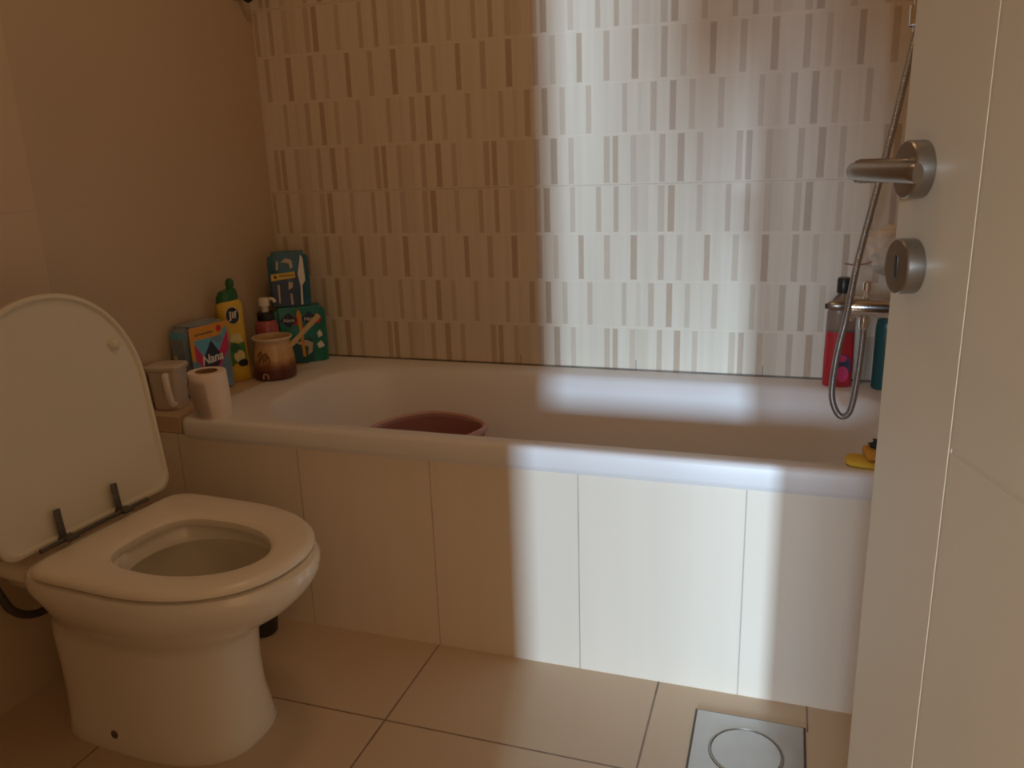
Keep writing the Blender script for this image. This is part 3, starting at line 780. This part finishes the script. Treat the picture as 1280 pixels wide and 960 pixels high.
# sponge on a folded cloth at the right front of the rim
b = bmesh.new()
loft(b, [circ(0, 0, z, rx, 40, ry, 3.0) for rx, z, ry in ((.056, 0, .026), (.060, .003, .029), (.060, .009, .029), (.056, .012, .026))])
for v in b.verts: v.co.z += .0012 * math.sin(70 * v.co.x) * (v.co.z > .005)
o = obj('dishcloth', b, 'cloth', loc=(1.675, -.612, T + .0003), rotz=math.radians(-2)); tag(o, 'flat folded yellow cloth under the sponge on the tub rim', 'cloth')
sp = thing('sponge', 'orange sponge with a dark scouring top, resting on the yellow cloth', 'sponge', (1.692, -.606, T + .0138), math.radians(8))
b = bmesh.new(); box(b, -.045, .045, -.024, .024, 0, .018, bev=.006, seg=3); obj('foam', b, 'sponge', sp)
b = bmesh.new(); bmesh.ops.create_icosphere(b, subdivisions=4, radius=1)
for v in b.verts:
    d = v.co.normalized(); f = 1 + .12 * math.sin(7 * d.x + 5 * d.y) + .1 * math.sin(13 * d.z + 9 * d.x)
    v.co = Vector((.005 + d.x * .040 * f, d.y * .023 * f, .0175 + max(d.z, -.05) * .024 * f))
obj('scouring_pad', b, 'scour', sp)

# dark hook high on the left wall by the corner
b = bmesh.new()
box(b, -.001, .012, -.085, -.040, 1.535, 1.61, bev=.004)
tube(b, smooth_path([(.008, -.064, 1.566), (.024, -.064, 1.540), (.036, -.062, 1.529), (.048, -.060, 1.538), (.052, -.06, 1.56)], 5), .0075, 12)
o = obj('towel_hook', b, 'black'); tag(o, 'dark hook on the left wall near the back corner', 'hook')

# ------------------------------------------------------------------ floor drain
dr = thing('floor_drain', 'square steel floor drain plate let into the floor by the tub', 'drain', (1.471, -.829, 0), 0)
b = bmesh.new(); box(b, -.104, .104, -.104, .104, .0002, .0012); obj('surround', b, 'drain_dark', dr, smooth=False)
b = bmesh.new()
N = 48
def sqr(h, z): 
    out = []
    for i in range(N):
        a = 2 * PI * i / N; c_, s_ = math.cos(a), math.sin(a); k_ = h / max(abs(c_), abs(s_)); out.append((c_ * k_, s_ * k_, z))
    return out
loft(b, [sqr(.0995, .0008), sqr(.0995, .0035), sqr(.097, .0045), circ(-.002, -.002, .0045, .068, N), circ(-.002, -.002, .0028, .066, N)], cap0=False)
obj('plate', b, 'drain', dr)
b = bmesh.new()
lathe(b, [(.0625, .0020), (.0630, .0045), (.0615, .0058), (.058, .0058), (.05, .0048)], -.002, -.002, N)
obj('cover', b, 'drain', dr)
b = bmesh.new()
loft(b, [circ(-.002, -.002, .0045, .0640, N), circ(-.002, -.002, .0064, .0645, N), circ(-.002, -.002, .0064, .0665, N), circ(-.002, -.002, .0045, .0672, N)], cap0=False, cap1=False)
obj('ring', b, 'steel', dr)

# ------------------------------------------------------------------ the door, swung into the room
AL = math.radians(16.5); DW = .70
# local x runs along the leaf from its free edge to the hinge, local -y faces the camera, z up
door = bpy.data.objects.new('door_1', None); COL.objects.link(door); door['kind'] = 'structure'
E_ = Vector((1.589, -1.30, 0)); door.location = E_
ux = Vector((math.sin(AL), -math.cos(AL), 0))          # towards the hinge
door.rotation_euler[2] = math.atan2(ux.y, ux.x)
# with this rotation local +y points to the right, -y to the camera side... check the sign of the visible face
nvis = Vector((-math.cos(AL), -math.sin(AL), 0)); ly = Vector((-ux.y, ux.x, 0)); SG = 1 if ly.dot(nvis) > 0 else -1
b = bmesh.new()
G = .142; GW = .0036; hz = [.827, 1.447, .207]
def dbox(x0, x1, z0_, z1_, d0, d1, bev): 
    y0, y1 = sorted((SG * d0, SG * d1)); box(b, x0, x1, y0, y1, z0_, z1_, 0, bev, 1)
dbox(0, DW, .008, 2.04, -.040, -.0009, 0)
dbox(0, G - GW / 2, .008, 2.04, -.010, 0, 0)
zs = [.008] + sorted(hz) + [2.04]
for i in range(4): dbox(G + GW / 2, DW, zs[i] + (.002 if i else 0), zs[i + 1] - (.002 if i < 3 else 0), -.010, 0, 0)
leaf = obj('leaf', b, 'door', door, smooth=False)
b = bmesh.new(); y0, y1 = sorted((SG * -.0010, SG * -.0005)); box(b, G - GW / 2, G + GW / 2, y0, y1, .01, 2.038)
obj('groove', b, 'groove', leaf, smooth=False)
def disc(bm, x, z, prof, n=48, mi=0):
    loft(bm, [[(x + r_ * math.cos(2 * PI * i / n), SG * d, z + r_ * math.sin(2 * PI * i / n)) for i in range(n)] for r_, d in prof], mi)
HX, HZ, KZ = .043, 1.053, .968
b = bmesh.new(); disc(b, HX, HZ, [(.0248, 0), (.0251, .001), (.0251, .0145), (.0240, .0158), (.012, .0160)])
disc(b, HX, HZ, [(.0105, .015), (.0105, .055), (.0095, .058)], 32)
tube(b, smooth_path([(HX - .006, SG * .058, HZ), (HX + .02, SG * .0605, HZ), (HX + .07, SG * .0615, HZ), (HX + .113, SG * .0595, HZ), (HX + .120, SG * .0575, HZ)], 5), .0075, 18, flat=.85)
obj('lever_handle', b, 'steel', door)
b = bmesh.new(); disc(b, HX, KZ, [(.0248, 0), (.0251, .001), (.0251, .0145), (.0240, .0158), (.012, .0160)])
kh = obj('keyhole_plate', b, 'steel', door)
b = bmesh.new()
y0, y1 = sorted((SG * .0150, SG * .0164)); box(b, HX - .0036, HX + .0036, y0, y1, KZ - .010, KZ + .010, bev=.0006)
obj('keyhole', b, 'black', kh)
for z in (.25, 1.0, 1.8):
    b = bmesh.new(); tube(b, [(DW + .004, SG * .004, z - .05), (DW + .004, SG * .004, z + .05)], .007, 14); obj('hinge', b, 'steel', door)

# ------------------------------------------------------------------ light
w = bpy.data.worlds.new('hallway_daylight'); scene.world = w; w.use_nodes = True
bg = w.node_tree.nodes['Background']; bg.inputs[0].default_value = (1.0, .61, .31, 1); bg.inputs[1].default_value = .80
def window_light(name, slope, dist, sx, sz, power, col, aim, fall=.14):
    l = bpy.data.lights.new(name, 'AREA'); l.shape = 'RECTANGLE'; l.size = sx; l.size_y = sz; l.energy = power; l.color = col
    o = bpy.data.objects.new(name, l); COL.objects.link(o)
    d = Vector((-slope, 1, -fall)); o.location = Vector(aim) - d * dist; o.rotation_euler = d.to_track_quat('-Z', 'Y').to_euler()
    return o
# two gaps of daylight far behind the camera that fall in through the doorway
window_light('window_light_a', .155, 22, 1.0, 2.8, 4000, (.57, .79, 1.0), (1.23, -.66, .5))
window_light('fill_light_b', .02, 22, 2.6, 2.2, 520, (.58, .79, 1.0), (1.40, -.66, .5))  # weak fill added to bridge the dark band between lights a and c
window_light('window_light_c', -.10, 22, 2.0, 2.2, 1100, (.60, .80, 1.0), (1.47, -.66, .5))
# weak warm fill light added below the ceiling, no fixture behind it
l = bpy.data.lights.new('ceiling_fill', 'AREA'); l.shape = 'DISK'; l.size = .35; l.energy = 2.8; l.color = (1.0, .62, .33)
o = bpy.data.objects.new('ceiling_fill', l); COL.objects.link(o); o.location = (.95, -.95, CEIL_Z - .03)

# ------------------------------------------------------------------ camera
cam = bpy.data.cameras.new('camera'); co = bpy.data.objects.new('camera', cam); COL.objects.link(co)
yaw, pitch, roll, f = .3311, .2670, -.0339, 1011.5
F = Vector((-math.sin(yaw) * math.cos(pitch), math.cos(yaw) * math.cos(pitch), -math.sin(pitch)))
R = Vector((math.cos(yaw), math.sin(yaw), 0)); U = R.cross(F)
R2 = math.cos(roll) * R + math.sin(roll) * U; U2 = -math.sin(roll) * R + math.cos(roll) * U
mw = Matrix((R2, U2, -F)).transposed().to_4x4(); mw.translation = (1.49173, -2.15467, 1.07053)
co.matrix_world = mw
cam.sensor_width = 36; cam.lens = f * 36 / 1280; cam.clip_start = .02
scene.camera = co
scene.view_settings.view_transform = 'Standard'; scene.view_settings.look = 'None'
scene.view_settings.gamma = 1; scene.view_settings.use_curve_mapping = False; scene.view_settings.exposure = 0
scene.cycles.use_denoising = True; scene.cycles.filter_width = 2.0
scene.cycles.caustics_reflective = False; scene.cycles.caustics_refractive = False
scene.cycles.max_bounces = 10; scene.cycles.diffuse_bounces = 6
